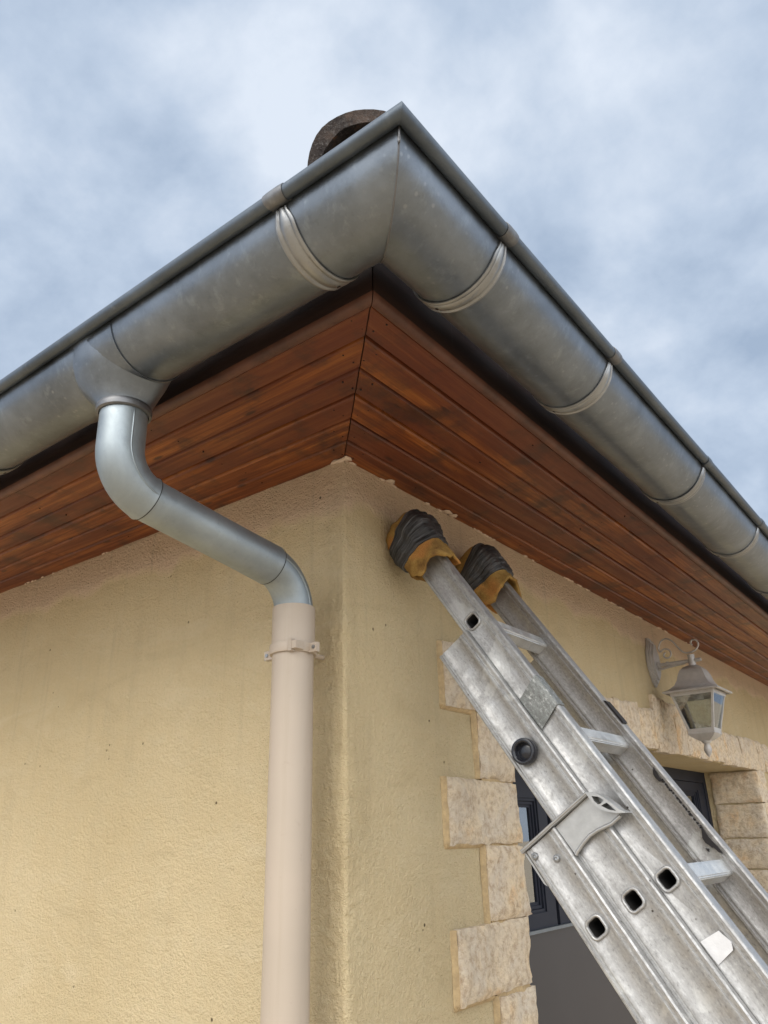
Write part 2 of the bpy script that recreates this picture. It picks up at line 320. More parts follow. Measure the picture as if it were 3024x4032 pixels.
# ---------------------------------------------------------------- house
house = thing('house', 'cream stucco house with stained wooden eaves and sandstone door surround', 'house', (0, 0, gz))
XL, YR = -9.0, 11.0
Y0, Y1, ZT = 0.64, 3.10, -0.505       # door opening
# stucco walls: grids with a hand-run uneven arris at the corner
def axis(vals):
    o = []
    for a, b, st in vals:
        n = max(1, round((b - a) / st)); o += [a + (b - a) * i / n for i in range(n)]
    o.append(vals[-1][1]); return o
zs = axis([(gz, -1.5, 0.35), (-1.5, 0.0, 0.0035), (0.0, 0.12, .12)])
xs = axis([(0, 0.05, 0.0035), (0.05, 0.3, 0.02), (0.3, 1.5, .1), (1.5, 9, 1.5)])
mb = MB()
def cor(z): return 0.0030 * nz(0, 0, z, 38) + 0.0026 * nz(3, 0, z, 110) + 0.004 * nz(7, 0, z, 6) + 0.0016 * nz(9, 0, z, 260)
def wl(d, z):     # left wall, d metres from the corner
    k = math.exp(-(d / 0.012) ** 2); q = math.exp(-(d / 0.05) ** 2); c = cor(z)
    lump = (0.0016 * nz(d, z, 2, 70) + 0.0012 * nz(d, z, 5, 140)) * (1 if d < .06 else 0) + 0.003 * nz(d, z, 8, 5)
    if z > -0.10 or d < 0.09: lump *= 1.6
    r_ = 0.0032 * math.exp(-(d / 0.003))
    if z > -0.004: lump += 0.0045 * nz(d, 3, 1, 22) + .002 * nz(d, 5, 1, 90)
    return Vector((-d - r_ + c * k, -c * k * 0 + r_ - lump * (1 - k) - 0.0015 * q, z))
def wr_(d, z):
    k = math.exp(-(d / 0.009) ** 2); c = cor(z); lump = (0.0014 * nz(d, z, 12, 70) + 0.0010 * nz(d, z, 15, 140)) * (1 if d < .06 else 0) + 0.003 * nz(d, z, 18, 5)
    r_ = 0.0032 * math.exp(-(d / 0.003))
    return Vector((-r_ + lump * (1 - k) + c * k, d + r_, z))
cols = [('L', d) for d in reversed(xs)] + [('R', d) for d in axis([(0.0035, 0.05, 0.0035), (0.05, 0.33, 0.02), (0.33, Y0, .03)])]
v = [(wl(d, z) if s_ == 'L' else wr_(d, z)) for z in zs for s_, d in cols]; nc = len(cols)
f = [(i * nc + j, i * nc + j + 1, (i + 1) * nc + j + 1, (i + 1) * nc + j) for i in range(len(zs) - 1) for j in range(nc - 1)]
mb.add(v, f)
wall = mb.build('wall', STUCCO, house, smooth=True)
mb = MB()
mb.box((-0.3, Y0 + .0, ZT), (0.0, Y1, 0.1)); mb.box((-0.3, Y1, gz), (0.0, YR, 0.1)); mb.box((-0.3, 0.33, gz), (-0.012, Y0 - .004, 0.1))
mb.box((XL, YR - .3, gz), (-0.3, YR, 0.1)); mb.box((XL, 0.012, gz), (XL + .3, YR - .3, 0.1))
mb.build('wall', STUCCO, house)

# soffit boards with V-grooves and mitre
edges = [0.0, 0.060, 0.124, 0.188, 0.251, 0.318, 0.3812]
def soffit(side):
    mb = MB(); rnd = random.Random(5 if side == 'L' else 9)
    far = 9.3 if side == 'L' else 11.3
    for i in range(6):
        a, b = edges[i] - (0.05 if i == 0 else 0), edges[i + 1]
        g_ = 0.0030; dz = rnd.uniform(-0.0015, 0.0015); idn = i + (0 if side == 'L' else 10)
        # butt joints along the run
        cuts = [-9]; p_ = rnd.uniform(0.5, 1.6)
        while p_ < far: cuts.append(p_); p_ += rnd.uniform(1.2, 2.4)
        cuts.append(far)
        for k in range(len(cuts) - 1):
            t0, t1 = cuts[k], cuts[k + 1] - 0.0012; dzz = dz + rnd.uniform(-0.0005, 0.0005)
            prof = [(a + g_ * .3, 0.010), (a + g_, dzz + 0.0035), (a + g_ + 0.003, dzz), (b - g_ - 0.003, dzz), (b - g_, dzz + 0.0035), (b - g_ * .3, 0.010)]
            def st(s_, q):  # along-coordinate: q None -> mitre
                return (-s_ + 0.0014 if q == -9 else q)
            nseg = max(2, int((t1 - max(t0, 0)) / 0.12)); rows = []; at = []
            for m_ in range(nseg + 1):
                fr = m_ / nseg; row = []
                for s_, z_ in prof:
                    ss = st(s_, t0); t_ = ss + (t1 - ss) * fr; w_ = 0.0012 * nz(t_ * 1.5, s_ * 9, idn, 1)
                    row.append((-t_, -s_, z_ + w_) if side == 'L' else (s_, t_, z_ + w_)); at.append((t_, s_, idn + 0.37 * k))
                rows.append(row)
            mb.loft(rows, False, False, at)
    # backing sheet
    o = mb.build('soffit', WOOD, house, smooth=True, sharp=25)
    if side == 'L': o['label'] = 'orange brown soffit boards over the long plain wall'
    else: o['label'] = 'darker red brown soffit boards over the ladder and lantern'
    return o
    return o
rnd = random.Random(21)
for side in 'LR':
    so_ = soffit(side)
    for i in range(6):
        m_ = (edges[i] + edges[i + 1]) / 2 + .004
        for t_ in (-m_ + .03, .22, .74):
            t_ += rnd.uniform(-.012, .012)
            for d_ in ((-.014, .014) if t_ < .1 else (0,)):
                nb = MB(); c = (-t_, -(m_ + d_), -.0012) if side == 'L' else (m_ + d_, t_, -.0012)
                nb.loft([[(c[0] + r_ * math.cos(k * PI / 4), c[1] + r_ * math.sin(k * PI / 4), c[2] + z_) for k in range(8)] for r_, z_ in ((.0016, .004), (.0016, -.0002), (.0007, -.0006))], True, True)
                nb.build('nail_head', BLACK_MATT, so_)
mb = MB(); 
mb.add([(XL, -.384, .0115), (.384, -.384, .0115), (.384, YR, .0115), (-.05, YR, .0115), (-.05, .05, .0115), (XL, .05, .0115)], [(0, 1, 2, 3, 4, 5)])
mb.build('soffit_backing', DARKWOOD, house)
# eave moulding (rounded batten) and fascia
def run(mb, prof, closed=True, caps=True, gap=0.0, side='LR', wav=0.0):
    for sd_ in side:
        far = 9.3 if sd_ == 'L' else 11.3; rows = []; at = []; n = 60
        for m_ in range(n + 1):
            fr = (m_ / n) ** 1.7; row = []
            for s_, z_ in prof:
                t0 = -s_ + gap; t_ = t0 + (far - t0) * fr; wz = wav * nz(t_ * 2.1, s_ * 5, 3, 1)
                row.append((-t_, -s_, z_ + wz) if sd_ == 'L' else (s_, t_, z_ + wz)); at.append((t_, s_ + z_, 4 + (0 if sd_ == 'L' else 7)))
            rows.append(row)
        mb.loft(rows, closed, caps, at)
mb = MB(); run(mb, [(0.382, 0.0005), (0.382, -0.004), (0.385, -0.0095), (0.391, -0.0115), (0.397, -0.0098), (0.4015, -0.005), (0.4035, 0.0005)], gap=0.001, wav=.001)
mb.build('eave_moulding', MOULD, house, smooth=True, sharp=40)
mb = MB(); run(mb, [(0.3855, 0.001), (0.3855, 0.13), (0.4030, 0.13), (0.4030, 0.001)], gap=0.0012)
mb.build('fascia', DARKWOOD, house)
# stray plaster flakes along the soffit line
mb = MB(); rnd = random.Random(3)
def blob(mb, c, sx, sy, sz, seed):
    bm = bmesh.new(); bmesh.ops.create_icosphere(bm, subdivisions=2, radius=1)
    vs_ = [Vector(c) + Vector((q.co.x * sx, q.co.y * sy, q.co.z * sz)) * (1 + 0.6 * nz(q.co.x + seed, q.co.y, q.co.z, 1.7)) for q in bm.verts]
    fs_ = [[q.index for q in ff.verts] for ff in bm.faces]; bm.free(); mb.add(vs_, fs_)
spots = [rnd.uniform(0, 2.4) ** 1.0 for _ in range(22)]
for k in range(120):
    t_ = abs(rnd.choice(spots) + rnd.gauss(0, 0.018)); s_ = rnd.uniform(-0.002, 0.003); l_ = rnd.uniform(0.003, 0.011) * (1.8 if k % 9 == 0 else 1)
    if k % 5 == 0: blob(mb, (-t_, -s_, -0.001), l_, 0.003, 0.002, k)
    else: blob(mb, (s_, t_, -0.001), 0.0035, l_, 0.0022, k)
for t_, w_ in ((0.0, .012), (0.155, .014), (0.40, .018), (0.43, .012)): blob(mb, (0.010, t_, -0.002), 0.010, w_, 0.0025, t_ * 50)
blob(mb, (-0.012, -0.004, -0.003), 0.022, 0.008, 0.003, 4)
mb.build('plaster_smear', PLASTER, house, smooth=True)['kind'] = 'stuff'

# quoin stones of the door surround
def stone(lo, hi, face, seed, amp=0.0075, name='quoin_stone', parent=house, nd=16):
    """rough-faced block; face 'x' (looks +X) or 'y' (looks -Y)"""
    (x0, y0, z0), (x1, y1, z1) = lo, hi; mb = MB(); rnd = random.Random(seed)
    du, dv_ = (y1 - y0, z1 - z0) if face == 'x' else (x1 - x0, z1 - z0)
    nu = max(5, int(du / 0.011)); nv = max(5, int(dv_ / 0.011)); sk = [rnd.uniform(-0.006, 0.006) for _ in range(4)]
    def pt(i, j, top):
        u_, v_ = i / nu, j / nv
        e_ = min(u_, 1 - u_) * du; e2 = min(v_, 1 - v_) * dv_; ed = min(e_, e2)
        a = y0 + du * u_ if face == 'x' else x0 + du * u_; z = z0 + dv_ * v_
        if face == 'x': z += (sk[0] * (1 - u_) + sk[1] * u_) * (1 - v_) + (sk[2] * (1 - u_) + sk[3] * u_) * v_
        wob = 0.004 * nz(a, z, seed, 22) + 0.002 * nz(a, z, seed, 70)
        h = amp * (nz(a, z, seed + 1, 11) + 0.6 * nz(a, z, seed + 4, 34) + 0.35 * nz(a, z, seed + 7, 90)) - 0.007 * math.exp(-ed / 0.005)
        if not top: h = -1
        b = a + (wob if (i in (0, nu)) else 0); zz_ = z + (wob if j in (0, nv) else 0)
        if face == 'x': return (x1 + h if top else x0, b, zz_)
        return (b, y0 - h if top else y1, zz_)
    top = [pt(i, j, True) for j in range(nv + 1) for i in range(nu + 1)]
    ff = [(j * (nu + 1) + i, j * (nu + 1) + i + 1, (j + 1) * (nu + 1) + i + 1, (j + 1) * (nu + 1) + i) for j in range(nv) for i in range(nu)]
    ring = [i for i in range(nu + 1)] + [(j) * (nu + 1) + nu for j in range(1, nv + 1)] + [nv * (nu + 1) + i for i in range(nu - 1, -1, -1)] + [j * (nu + 1) for j in range(nv - 1, 0, -1)]
    n0 = len(top); bot = [pt(q % (nu + 1), q // (nu + 1), False) for q in ring]; m_ = len(ring)
    for k in range(m_): k2 = (k + 1) % m_; ff.append((ring[k], ring[k2], n0 + k2, n0 + k))
    mb.add(top + bot, ff)
    return mb.build(name, STONE, parent, smooth=True, sharp=50)
QS = [(0.343, -0.497, -0.352), (0.474, -0.650, -0.503), (0.331, -0.790, -0.656), (0.474, -0.949, -0.797), (0.337, -1.085, -0.955), (0.487, -1.235, -1.091), (0.335, -1.38, -1.241), (0.475, -1.53, -1.387),
      (0.34, -1.68, -1.537), (0.475, -1.83, -1.687), (0.335, -1.98, -1.837), (0.475, -2.13, -1.987), (0.34, -2.28, -2.137), (0.475, -2.54, -2.287)]
for k, (ya, za_, zb) in enumerate(QS):
    jog = [0.0, -0.004, 0.004, 0.012, -0.002, 0.008][k % 6]
    stone((-0.24, ya, za_), (0.018, Y0 + jog, zb), 'x', k * 3 + 1)
# plaster lip round each stone (the stucco was brought up to the stones)
def lip(mb):
    for q in mb.v: q.x += 0.0015 * nz(q.y, q.z, 3, 60) if q.x > .003 else 0; q.y += 0.0025 * nz(q.x, q.z, 9, 45)
    mb.build('plaster_lip', LIP, house, smooth=True, sharp=60)
for k, (ya, za_, zb) in enumerate(QS):
    h = 0.009; mb = MB()
    mb.loft([[(0.0005, ya - 0.012, z_), (h, ya - 0.005, z_), (h + .001, ya - 0.0005, z_), (-.002, ya - .0005, z_)] for z_ in [za_ - .004 + (zb - za_ + .006) * q / 12 for q in range(13)]]); lip(mb)
    if k % 2 == 0:
        mb = MB(); mb.loft([[(0.0005, y_, za_ - 0.011), (h, y_, za_ - 0.005), (h + .001, y_, za_ - 0.0008), (-.002, y_, za_ - .0008)] for y_ in (ya - .010, 0.40, .471)]); lip(mb)
mb = MB(); mb.box((-0.2, 0.482, gz), (0.0085, Y0 - .012, -0.356)); mb.box((-.015, .81, ZT + .008), (.007, 3.43, -.372)); mb.build('bedding_mortar', LIP, house)
# lintel: upright stones over the opening, jamb stones on its far side
rnd = random.Random(11); y = Y0 - 0.30 + 0.0; k = 0
y = 0.80
while y < 3.42:
    wd = rnd.uniform(0.10, 0.19); top = -0.365 if y < 1.62 else (-0.312 if y < 2.0 else -0.362)
    top += rnd.uniform(-.006, .006)
    stone((-0.02, y + .003, ZT + rnd.uniform(-.003, .004)), (0.016, min(y + wd, 3.45) - .003, top), 'x', 100 + k, 0.009, 'lintel_stone'); y += wd; k += 1
zj = ZT - 0.006; k = 0
while zj > gz + .1:
    hh = rnd.uniform(0.125, 0.165); ext = 0.28 if k % 2 else 0.14
    stone((-0.205, Y1 - 0.026, zj - hh + .007), (0.014, Y1 + 0.03, zj), 'y', 200 + k, 0.007, 'jamb_stone')
    stone((-0.02, Y1 + .034, zj - hh + .004), (0.018, Y1 + ext, zj), 'x', 230 + k, 0.008, 'jamb_stone'); zj -= hh; k += 1
mb = MB(); mb.box((-0.295, Y0 + .002, ZT + .002), (-0.0215, Y1 - .002, ZT + .0055 )); 
mb.box((-0.235, Y1 - .010, gz), (-0.02, Y1 - .0005, ZT)); mb.box((-0.235, Y0 + .012, gz), (-.23, Y0 + .03, ZT))
mb.build('reveal', STUCCO, house)

# glazed door set back in the opening
door = obj('patio_door', *(lambda m_: (m_.v, m_.f))(MB().box((-0.30, Y0, ZT - .05), (-0.235, Y1, ZT)).box((-0.30, Y0, gz), (-0.235, Y0 + .05, ZT - .05)).box((-0.30, Y1 - .05, gz), (-0.235, Y1, ZT - .05))), FRAME, house)
def bx(name, lo, hi, m_, parent=door, **k): return obj(name, *(lambda q: (q.v, q.f))(MB().box(lo, hi)), m_, parent, **k)
def leaf(ya, yb, pane_a, pane_b, ztop, zbot, first):
    mb = MB(); X1 = -0.240
    # stiles, rails with stepped beads round the pane
    mb.box((-0.29, ya, -1.035), (X1, yb, zbot - .028)); mb.box((-0.29, ya, ztop + .028), (X1, yb, ZT - .052)); mb.box((-0.29, ya, zbot - .028), (X1, pane_a - .028, ztop + .028)); mb.box((-0.29, pane_b + .028, zbot - .028), (X1, yb, ztop + .028))
    for o_, xx in ((.028, .005), (.018, .011), (.009, .016)):
        i_ = o_ - .009
        mb.box((-0.29, pane_a - o_, ztop + i_), (X1 - xx, pane_b + o_, ztop + o_)); mb.box((-0.29, pane_a - o_, zbot - o_), (X1 - xx, pane_b + o_, zbot - i_))
        mb.box((-0.29, pane_a - o_, zbot - i_), (X1 - xx, pane_a - i_, ztop + i_)); mb.box((-0.29, pane_b + i_, zbot - i_), (X1 - xx, pane_b + o_, ztop + i_))
    fr = mb.build('sash', FRAME, door)
    bx('pane', (-0.265, pane_a, zbot), (-0.260, pane_b, ztop), WGLASS, fr)
leaf(Y0 + .05, 1.295, 0.74, 1.205, -0.695, -0.965, True)
leaf(1.315, 1.90, 1.42, 1.80, -0.695, -0.965, False); leaf(1.92, 3.05, 2.02, 2.93, -0.62, -0.965, False)
bx('lower_panel', (-0.285, Y0 + .05, gz + .04), (-0.243, Y1 - .05, -1.045), PANEL, door)
bx('drip_rail', (-0.28, Y0 + .05, -1.0445), (-0.232, Y1 - .05, -1.0355), RAIL, door)
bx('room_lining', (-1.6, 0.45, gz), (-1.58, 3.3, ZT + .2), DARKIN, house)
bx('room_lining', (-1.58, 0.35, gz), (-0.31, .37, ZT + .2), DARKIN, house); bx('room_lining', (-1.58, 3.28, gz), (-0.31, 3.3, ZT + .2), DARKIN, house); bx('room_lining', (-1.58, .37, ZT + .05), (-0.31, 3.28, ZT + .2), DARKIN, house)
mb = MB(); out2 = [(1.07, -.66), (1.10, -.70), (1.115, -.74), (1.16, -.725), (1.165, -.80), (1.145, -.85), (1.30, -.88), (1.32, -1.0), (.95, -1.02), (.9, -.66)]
mb.loft([[(-0.30 + d_, y_ , z_) for y_, z_ in out2] for d_ in (0, .01)]); mb.build('glass_reflection', WHITE, house)  # pale cut-out behind the pane stands in for a reflection in the glass

# roof: two tiled slopes meeting at a hip
roof = obj('roof', [(XL - .4, -.405, .132), (.405, -.405, .132), (.405, YR + .4, .132), (XL - .4, YR + .4, .132)], [(0, 1, 2, 3)], DARKWOOD, house)
pit = math.tan(math.radians(27)); EV = 0.497; ZE = 0.118
def slope(side):
    mb = MB(); far = 9.4 if side == 'L' else 11.4; half = 4.6; nv = 60
    rows = []
    for j in range(nv + 1):
        vv = half * j / nv; s_ = EV - vv; row = []
        course = vv / 0.36; lift = 0.018 * (1 - (course % 1.0))
        lo_ = -s_; n = 420
        for i in range(n + 1):
            t_ = lo_ + (min(far, 1e9) - lo_) * (i / n) ** 1.3; ph = (t_ / 0.21) * 2 * PI
            z = ZE + pit * vv + lift + 0.022 * math.sin(ph) * abs(math.sin(ph)) ** .3
            row.append((-t_, -s_, z) if side == 'L' else (s_, t_, z))
        rows.append(row)
    mb.loft(rows, False, False)
    mb.add([(-9.4, -EV, ZE - .02), (.0, -EV, ZE - .02)], []) if False else None
    o = mb.build('tiled_slope', TILE, roof, smooth=True, sharp=50); return o
slope('L'); slope('R')
# hip tiles: barrel tiles climbing the hip, the first one open at the eave corner
hd = Vector((-1, 1, pit)).normalized(); hs = Vector((1, 1, 0)).normalized(); hu = hd.cross(hs) * -1
if hu.z < 0: hu = -hu
def hip_tile(s0, ln, r0, r1, zoff, th=0.022):
    mb = MB(); base = Vector((s0, -s0, ZE + pit * (EV - s0) + zoff)) - hs * .004; rings = []
    for fr in [i / 10 for i in range(11)]:
        r_ = r0 + (r1 - r0) * fr; c = base + hd * ln * fr; ring = []
        for k in range(25):
            a = math.radians(-12 + 204 * k / 24); rr = r_ * (1 + .02 * nz(k * .2, fr * 2, s0, 1.5)); ring.append(c + hs * math.cos(a) * rr + hu * math.sin(a) * rr)
        for k in range(24, -1, -1):
            a = math.radians(-12 + 204 * k / 24); rr = (r_ - th) * (1 + .03 * nz(k * .3, fr * 2, s0 + 5, 1.5)); ring.append(c + hs * math.cos(a) * rr + hu * math.sin(a) * rr)
        rings.append(ring)
    mb.loft(rings); return mb.build('hip_tile', TILE, roof, smooth=True, sharp=40)
HT = (0.445, 0.40, 0.103, 0.097, 0.036)
hip_tile(*HT)
for k in range(1, 14): hip_tile(0.445 - k * 0.24, 0.40, 0.098, 0.088, 0.036)
mb = MB(); base = Vector((HT[0], -HT[0], ZE + pit * (EV - HT[0]) + HT[4])) + hd * .07 - hs * .004
mb.loft([[base + hd * d_ + hs * math.cos(math.radians(a)) * .082 + hu * math.sin(math.radians(a)) * .082 for a in range(-20, 201, 11)] for d_ in (0, .2)]); mb.build('mortar_bedding', MORTAR, roof)

# ---------------------------------------------------------------- gutter
gut = thing('rain_gutter', 'grey half round zinc gutter wrapping the eave corner', 'gutter', (0.527, -0.527, 0.0))
GC, GZc, GR = 0.527, 0.022, 0.0755
def arcprof(r_, a0=180, a1=360, n=26, extra=True):
    p = [(GC + r_ * math.cos(math.radians(a0 + (a1 - a0) * i / n)), GZc + r_ * math.sin(math.radians(a0 + (a1 - a0) * i / n))) for i in range(n + 1)]
    return p
prof_o = [(GC - GR, 0.085)] + arcprof(GR) ; prof_i = arcprof(GR - 0.0016)[::-1] + [(GC - GR + .0016, 0.085)]
for sd_ in 'LR':
    mb = MB(); run(mb, prof_o + prof_i, side=sd_, gap=0.0, wav=0.0018)
    mb.build('trough', ZINC, gut, smooth=True, sharp=40)
    mb = MB(); bc = (0.6118, 0.0235); run(mb, [(bc[0] + 0.0106 * math.cos(math.radians(a)), bc[1] + 0.0106 * math.sin(math.radians(a))) for a in range(0, 360, 18)], side=sd_, wav=0.0022)
    mb.build('rolled_bead', ZINC_BEAD, gut, smooth=True, sharp=60)
# raised solder seam down the mitre
mb = MB(); path = []
for a in range(187, 358, 5):
    s_ = GC + (GR + .0008) * math.cos(math.radians(a)); z = GZc + (GR + .0008) * math.sin(math.radians(a)); path.append((s_, -s_, z))
tube(mb, path, [0.0013 + 0.0012 * abs(nz(i * .7, 0, 0, 1)) for i in range(len(path))], 8)
mb.build('solder_seam', SOLDER, gut, smooth=True)
mb = MB(); blob(mb, (0.6005, -0.6005, 0.004), .0022, .0022, .012, 2); mb.build('solder_seam', SOLDER, gut, smooth=True)
# brackets: ribbed galvanised straps with a clip over the bead
def bracket(side, t, fac=1.0, worn=False):
    mb = MB(); w_ = 0.030 * fac; ribs = [(-.5, 0), (-.5, .0022), (-.44, .0034), (-.36, .0034), (-.31, .0014), (-.24, .0012), (-.18, .0030), (0, .0036), (.18, .0030), (.24, .0012), (.31, .0014), (.36, .0034), (.44, .0034), (.5, .0022), (.5, 0)]
    rows = []
    P2 = lambda s_, tt, z: (-tt, -s_, z) if side == 'L' else (s_, tt, z)
    angs = [168 + (351 - 168) * i / 40 for i in range(41)]
    for a in angs:
        ca, sa = math.cos(math.radians(a)), math.sin(math.radians(a)); row = []
        tp = 1.0 if a < 335 else max(.55, 1.0 - (a - 335) / 36)
        for o_, h in ribs:
            r_ = GR + 0.0006 + h; row.append(P2(GC + r_ * ca, t + o_ * w_ * tp, GZc + r_ * sa))
        rows.append(row)
    mb.loft(rows, True, True)
    b = mb.build('bracket', STRAP, gut, smooth=True, sharp=50)
    mb = MB(); rows = []
    for a in [215 - 230 * i / 18 for i in range(19)]:
        ca, sa = math.cos(math.radians(a)), math.sin(math.radians(a)); row = []
        for o_, h in [(-.55, 0), (-.55, .0009), (-.3, .0016), (.3, .0016), (.55, .0009), (.55, 0)]:
            r_ = 0.0109 + h; row.append(P2(bc[0] + r_ * ca, t + o_ * w_ * .95, bc[1] + r_ * sa))
        rows.append(row)
    for a in [-15 - 135 * i / 12 for i in range(1, 13)]:
        ca, sa = math.cos(math.radians(a)), math.sin(math.radians(a)); k = i if False else 0
        wv = 0.55 - .12 * ((-15 - a) / 135)
        row = [P2(bc[0] + (0.0109 + h) * ca, t + o_ * w_ * .95, bc[1] + (0.0109 + h) * sa) for o_, h in [(-wv, 0), (-wv, .0009), (-.3, .0016), (.3, .0016), (wv, .0009), (wv, 0)]]
        rows.append(row)
    mb.loft(rows, True, True); mb.build('bead_clip', SOLDER if worn else ZINC_BEAD, b, smooth=True, sharp=50)
    mb = MB(); tube(mb, [P2(GC + (GR + .002) * math.cos(math.radians(238)), t, GZc + (GR + .002) * math.sin(math.radians(238))), P2(GC + (GR + .0048) * math.cos(math.radians(238)), t, GZc + (GR + .0048) * math.sin(math.radians(238)))], .003, 10); mb.build('rivet', BLACK, b)
for i, t in enumerate([-0.352, 0.041, 0.60, 1.105, 1.60, 2.10, 2.60, 3.1, 3.6, 4.1, 4.6]): bracket('R', t, 1.0 if i < 2 else .95, i < 2)
for t in [-0.404, 0.53, 1.03, 1.53, 2.03, 2.53, 3.03]: bracket('L', t, 1.15 if t < 0 else .95, t < 0)
# outlet sleeve and funnel
mb = MB(); po = [(GC + (GR + .0022) * math.cos(math.radians(a)), GZc + (GR + .0022) * math.sin(math.radians(a))) for a in range(182, 353, 6)]; pi_ = [(GC + (GR + .0004) * math.cos(math.radians(a)), GZc + (GR + .0004) * math.sin(math.radians(a))) for a in range(352, 181, -6)]
rows = [[(x, -s_, z + .0018 * nz(-x * 2.1, s_ * 5, 3, 1)) for s_, z in po + pi_] for x in (-0.215, -0.15, -.1, -.05, 0.012)]
mb.loft(rows); sl = mb.build('outlet_sleeve', ZINC, gut, smooth=True, sharp=40)
PX, PYt, PZt = -0.058, -0.515, -0.093
mb = MB(); rings = []
fz = [.022, .0, -.018, -.035, -.052, -.068, -.080, -.091]; fx = [.132, .121, .108, .092, .074, .058, .048, .0435]; fy = [.0795, .0785, .0755, .069, .060, .052, .0465, .0435]
for z, hx, hy in zip(fz, fx, fy):
    fr = (fz[0] - z) / (fz[0] - fz[-1]); cx = -0.076 + (PX + 0.076) * fr; cy = -0.527 + (PYt + .527) * fr
    rings.append([(cx + hx * math.cos(2 * PI * k / 48), cy + hy * math.sin(2 * PI * k / 48), z) for k in range(48)])
mb.loft(rings, True, False); mb.build('outlet_funnel', ZINC, gut, smooth=True)
mb = MB(); rings = []
for z, r_ in ((PZt + .010, .0425), (PZt + .008, .0458), (PZt + .002, .0468), (PZt - .004, .0458), (PZt - .006, .0415), (PZt + .02, .0400)):
    rings.append([(PX + r_ * math.cos(2 * PI * k / 40), PYt + r_ * math.sin(2 * PI * k / 40), z) for k in range(40)])
mb.loft(rings, True, False); mb.build('outlet_rim', SOLDER, gut, smooth=True, sharp=50)

# ---------------------------------------------------------------- downpipe
dpz = thing('downpipe', 'zinc swan neck running into a beige plastic downpipe on the wall', 'downpipe', (PX, -0.088, gz))
def arc(c, r_, a0, a1, n=12): return [(PX, c[0] + r_ * math.cos(math.radians(a0 + (a1 - a0) * i / n)), c[1] + r_ * math.sin(math.radians(a0 + (a1 - a0) * i / n))) for i in range(n + 1)]
# upper elbow: vertical, then turns 78 degrees toward the wall
R1 = 0.078; c1 = (-0.514 + R1, -0.158)
p1 = [(PX, -0.515, -0.086), (PX, -0.5145, -0.12)] + arc(c1, R1, 180, 180 + 77, 16)
e1 = Vector(p1[-1]); dirn = Vector((0, math.sin(math.radians(77)), -math.cos(math.radians(77))))
R2 = 0.088
end = Vector((PX, -0.088, -0.37)); c2 = (end.y - R2, -0.362)
p3 = arc(c2, R2, 77, 0, 16) + [(PX, -0.088, -0.362 - .03)]
s3_ = Vector(p3[0])
mb = MB(); tube(mb, p1, [.0398] * (len(p1) - 2) + [.0402, .0414], 40, False); mb.build('elbow', ZINC_NEW, dpz, smooth=True)
mb = MB(); tube(mb, [e1 - (s3_ - e1).normalized() * .012, e1 + (s3_ - e1) * .3, e1 + (s3_ - e1) * .7, s3_ + (s3_ - e1).normalized() * .0], [.0384, .0386, .0394, .0412], 40, False); mb.build('sloping_pipe', ZINC_NEW, dpz, smooth=True)
mb = MB(); tube(mb, [Vector(p3[0]) - dirn * .014] + p3, [.0378] * 2 + [.0384] * (len(p3) - 1), 40, False); mb.build('elbow', ZINC_NEW, dpz, smooth=True)
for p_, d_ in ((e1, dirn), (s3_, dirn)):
    mb = MB(); tube(mb, [p_ - d_ * .0008, p_ + d_ * .0008], .0416, 40, False); mb.build('joint_shadow', BLACK_MATT, dpz, smooth=True)  # thin black ring draws the shadow line where the pipes overlap
# folded seam along the pipe
def seamline(path, r_, ang, name='folded_seam'):
    mb = MB(); P_ = [];
    for i, p in enumerate(path):
        p = Vector(p); a = Vector(path[max(0, i - 1)]); b = Vector(path[min(len(path) - 1, i + 1)]); t = (b - a).normalized(); x = Vector((1, 0, 0)); n = t.cross(x).normalized()
        P_.append(p + (x * math.cos(math.radians(ang)) + n * math.sin(math.radians(ang))) * r_)
    tube(mb, P_, 0.0016, 6); mb.build(name, ZINC_NEW, dpz, smooth=True)
seamline(p1, .0395, 8); seamline([tuple(e1), tuple(s3_)], .0392, 205); seamline(p3, .0388, -10)
PYp = -0.088
def lathe_z(mb, prof, cx, cy, seg=48): return mb.loft([[(cx + r_ * math.cos(2 * PI * k / seg), cy + r_ * math.sin(2 * PI * k / seg), z) for k in range(seg)] for r_, z in prof], True, False)
mb = MB(); lathe_z(mb, [(.0395, -.372), (.0395, -.350), (.0418, -.350), (.0424, -.352), (.0424, -.428), (.0424, -.434), (.0402, -.4345)], PX, PYp); mb.build('pipe_socket', PVC, dpz, smooth=True, sharp=40)
mb = MB(); lathe_z(mb, [(.0402, -.40), (.0402, gz + .02), (.0375, gz + .02), (.0375, -.4)], PX, PYp); mb.build('plastic_pipe', PVC, dpz, smooth=True, sharp=40)
mb = MB(); lathe_z(mb, [(.0405, -.425), (.0452, -.4255), (.0462, -.429), (.0462, -.441), (.0452, -.4445), (.0405, -.445)], PX, PYp)
mb.box((PX - .073, PYp - .007, -.445), (PX - .0445, PYp + .003, -.427)); mb.box((PX + .0445, PYp - .003, -.446), (PX + .064, PYp + .006, -.428)); tube(mb, [(PX, PYp + .045, -.435), (PX, -.001, -.435)], .005, 10)
mb.box((PX + .026, PYp - .0410, -.446), (PX + .034, PYp - .030, -.423)); mb.box((PX + .030, PYp - .0400, -.4425), (PX + .046, PYp - .018, -.4275))
cl = mb.build('pipe_clip', PVC, dpz, smooth=True, sharp=30)
mb = MB(); tube(mb, [(PX - .065, PYp - .006, -.436), (PX - .065, PYp - .009, -.436)], .0036, 12); tube(mb, [(PX + .057, PYp - .002, -.437), (PX + .057, PYp - .005, -.437)], .0036, 12); mb.build('screw', STRAP, cl)
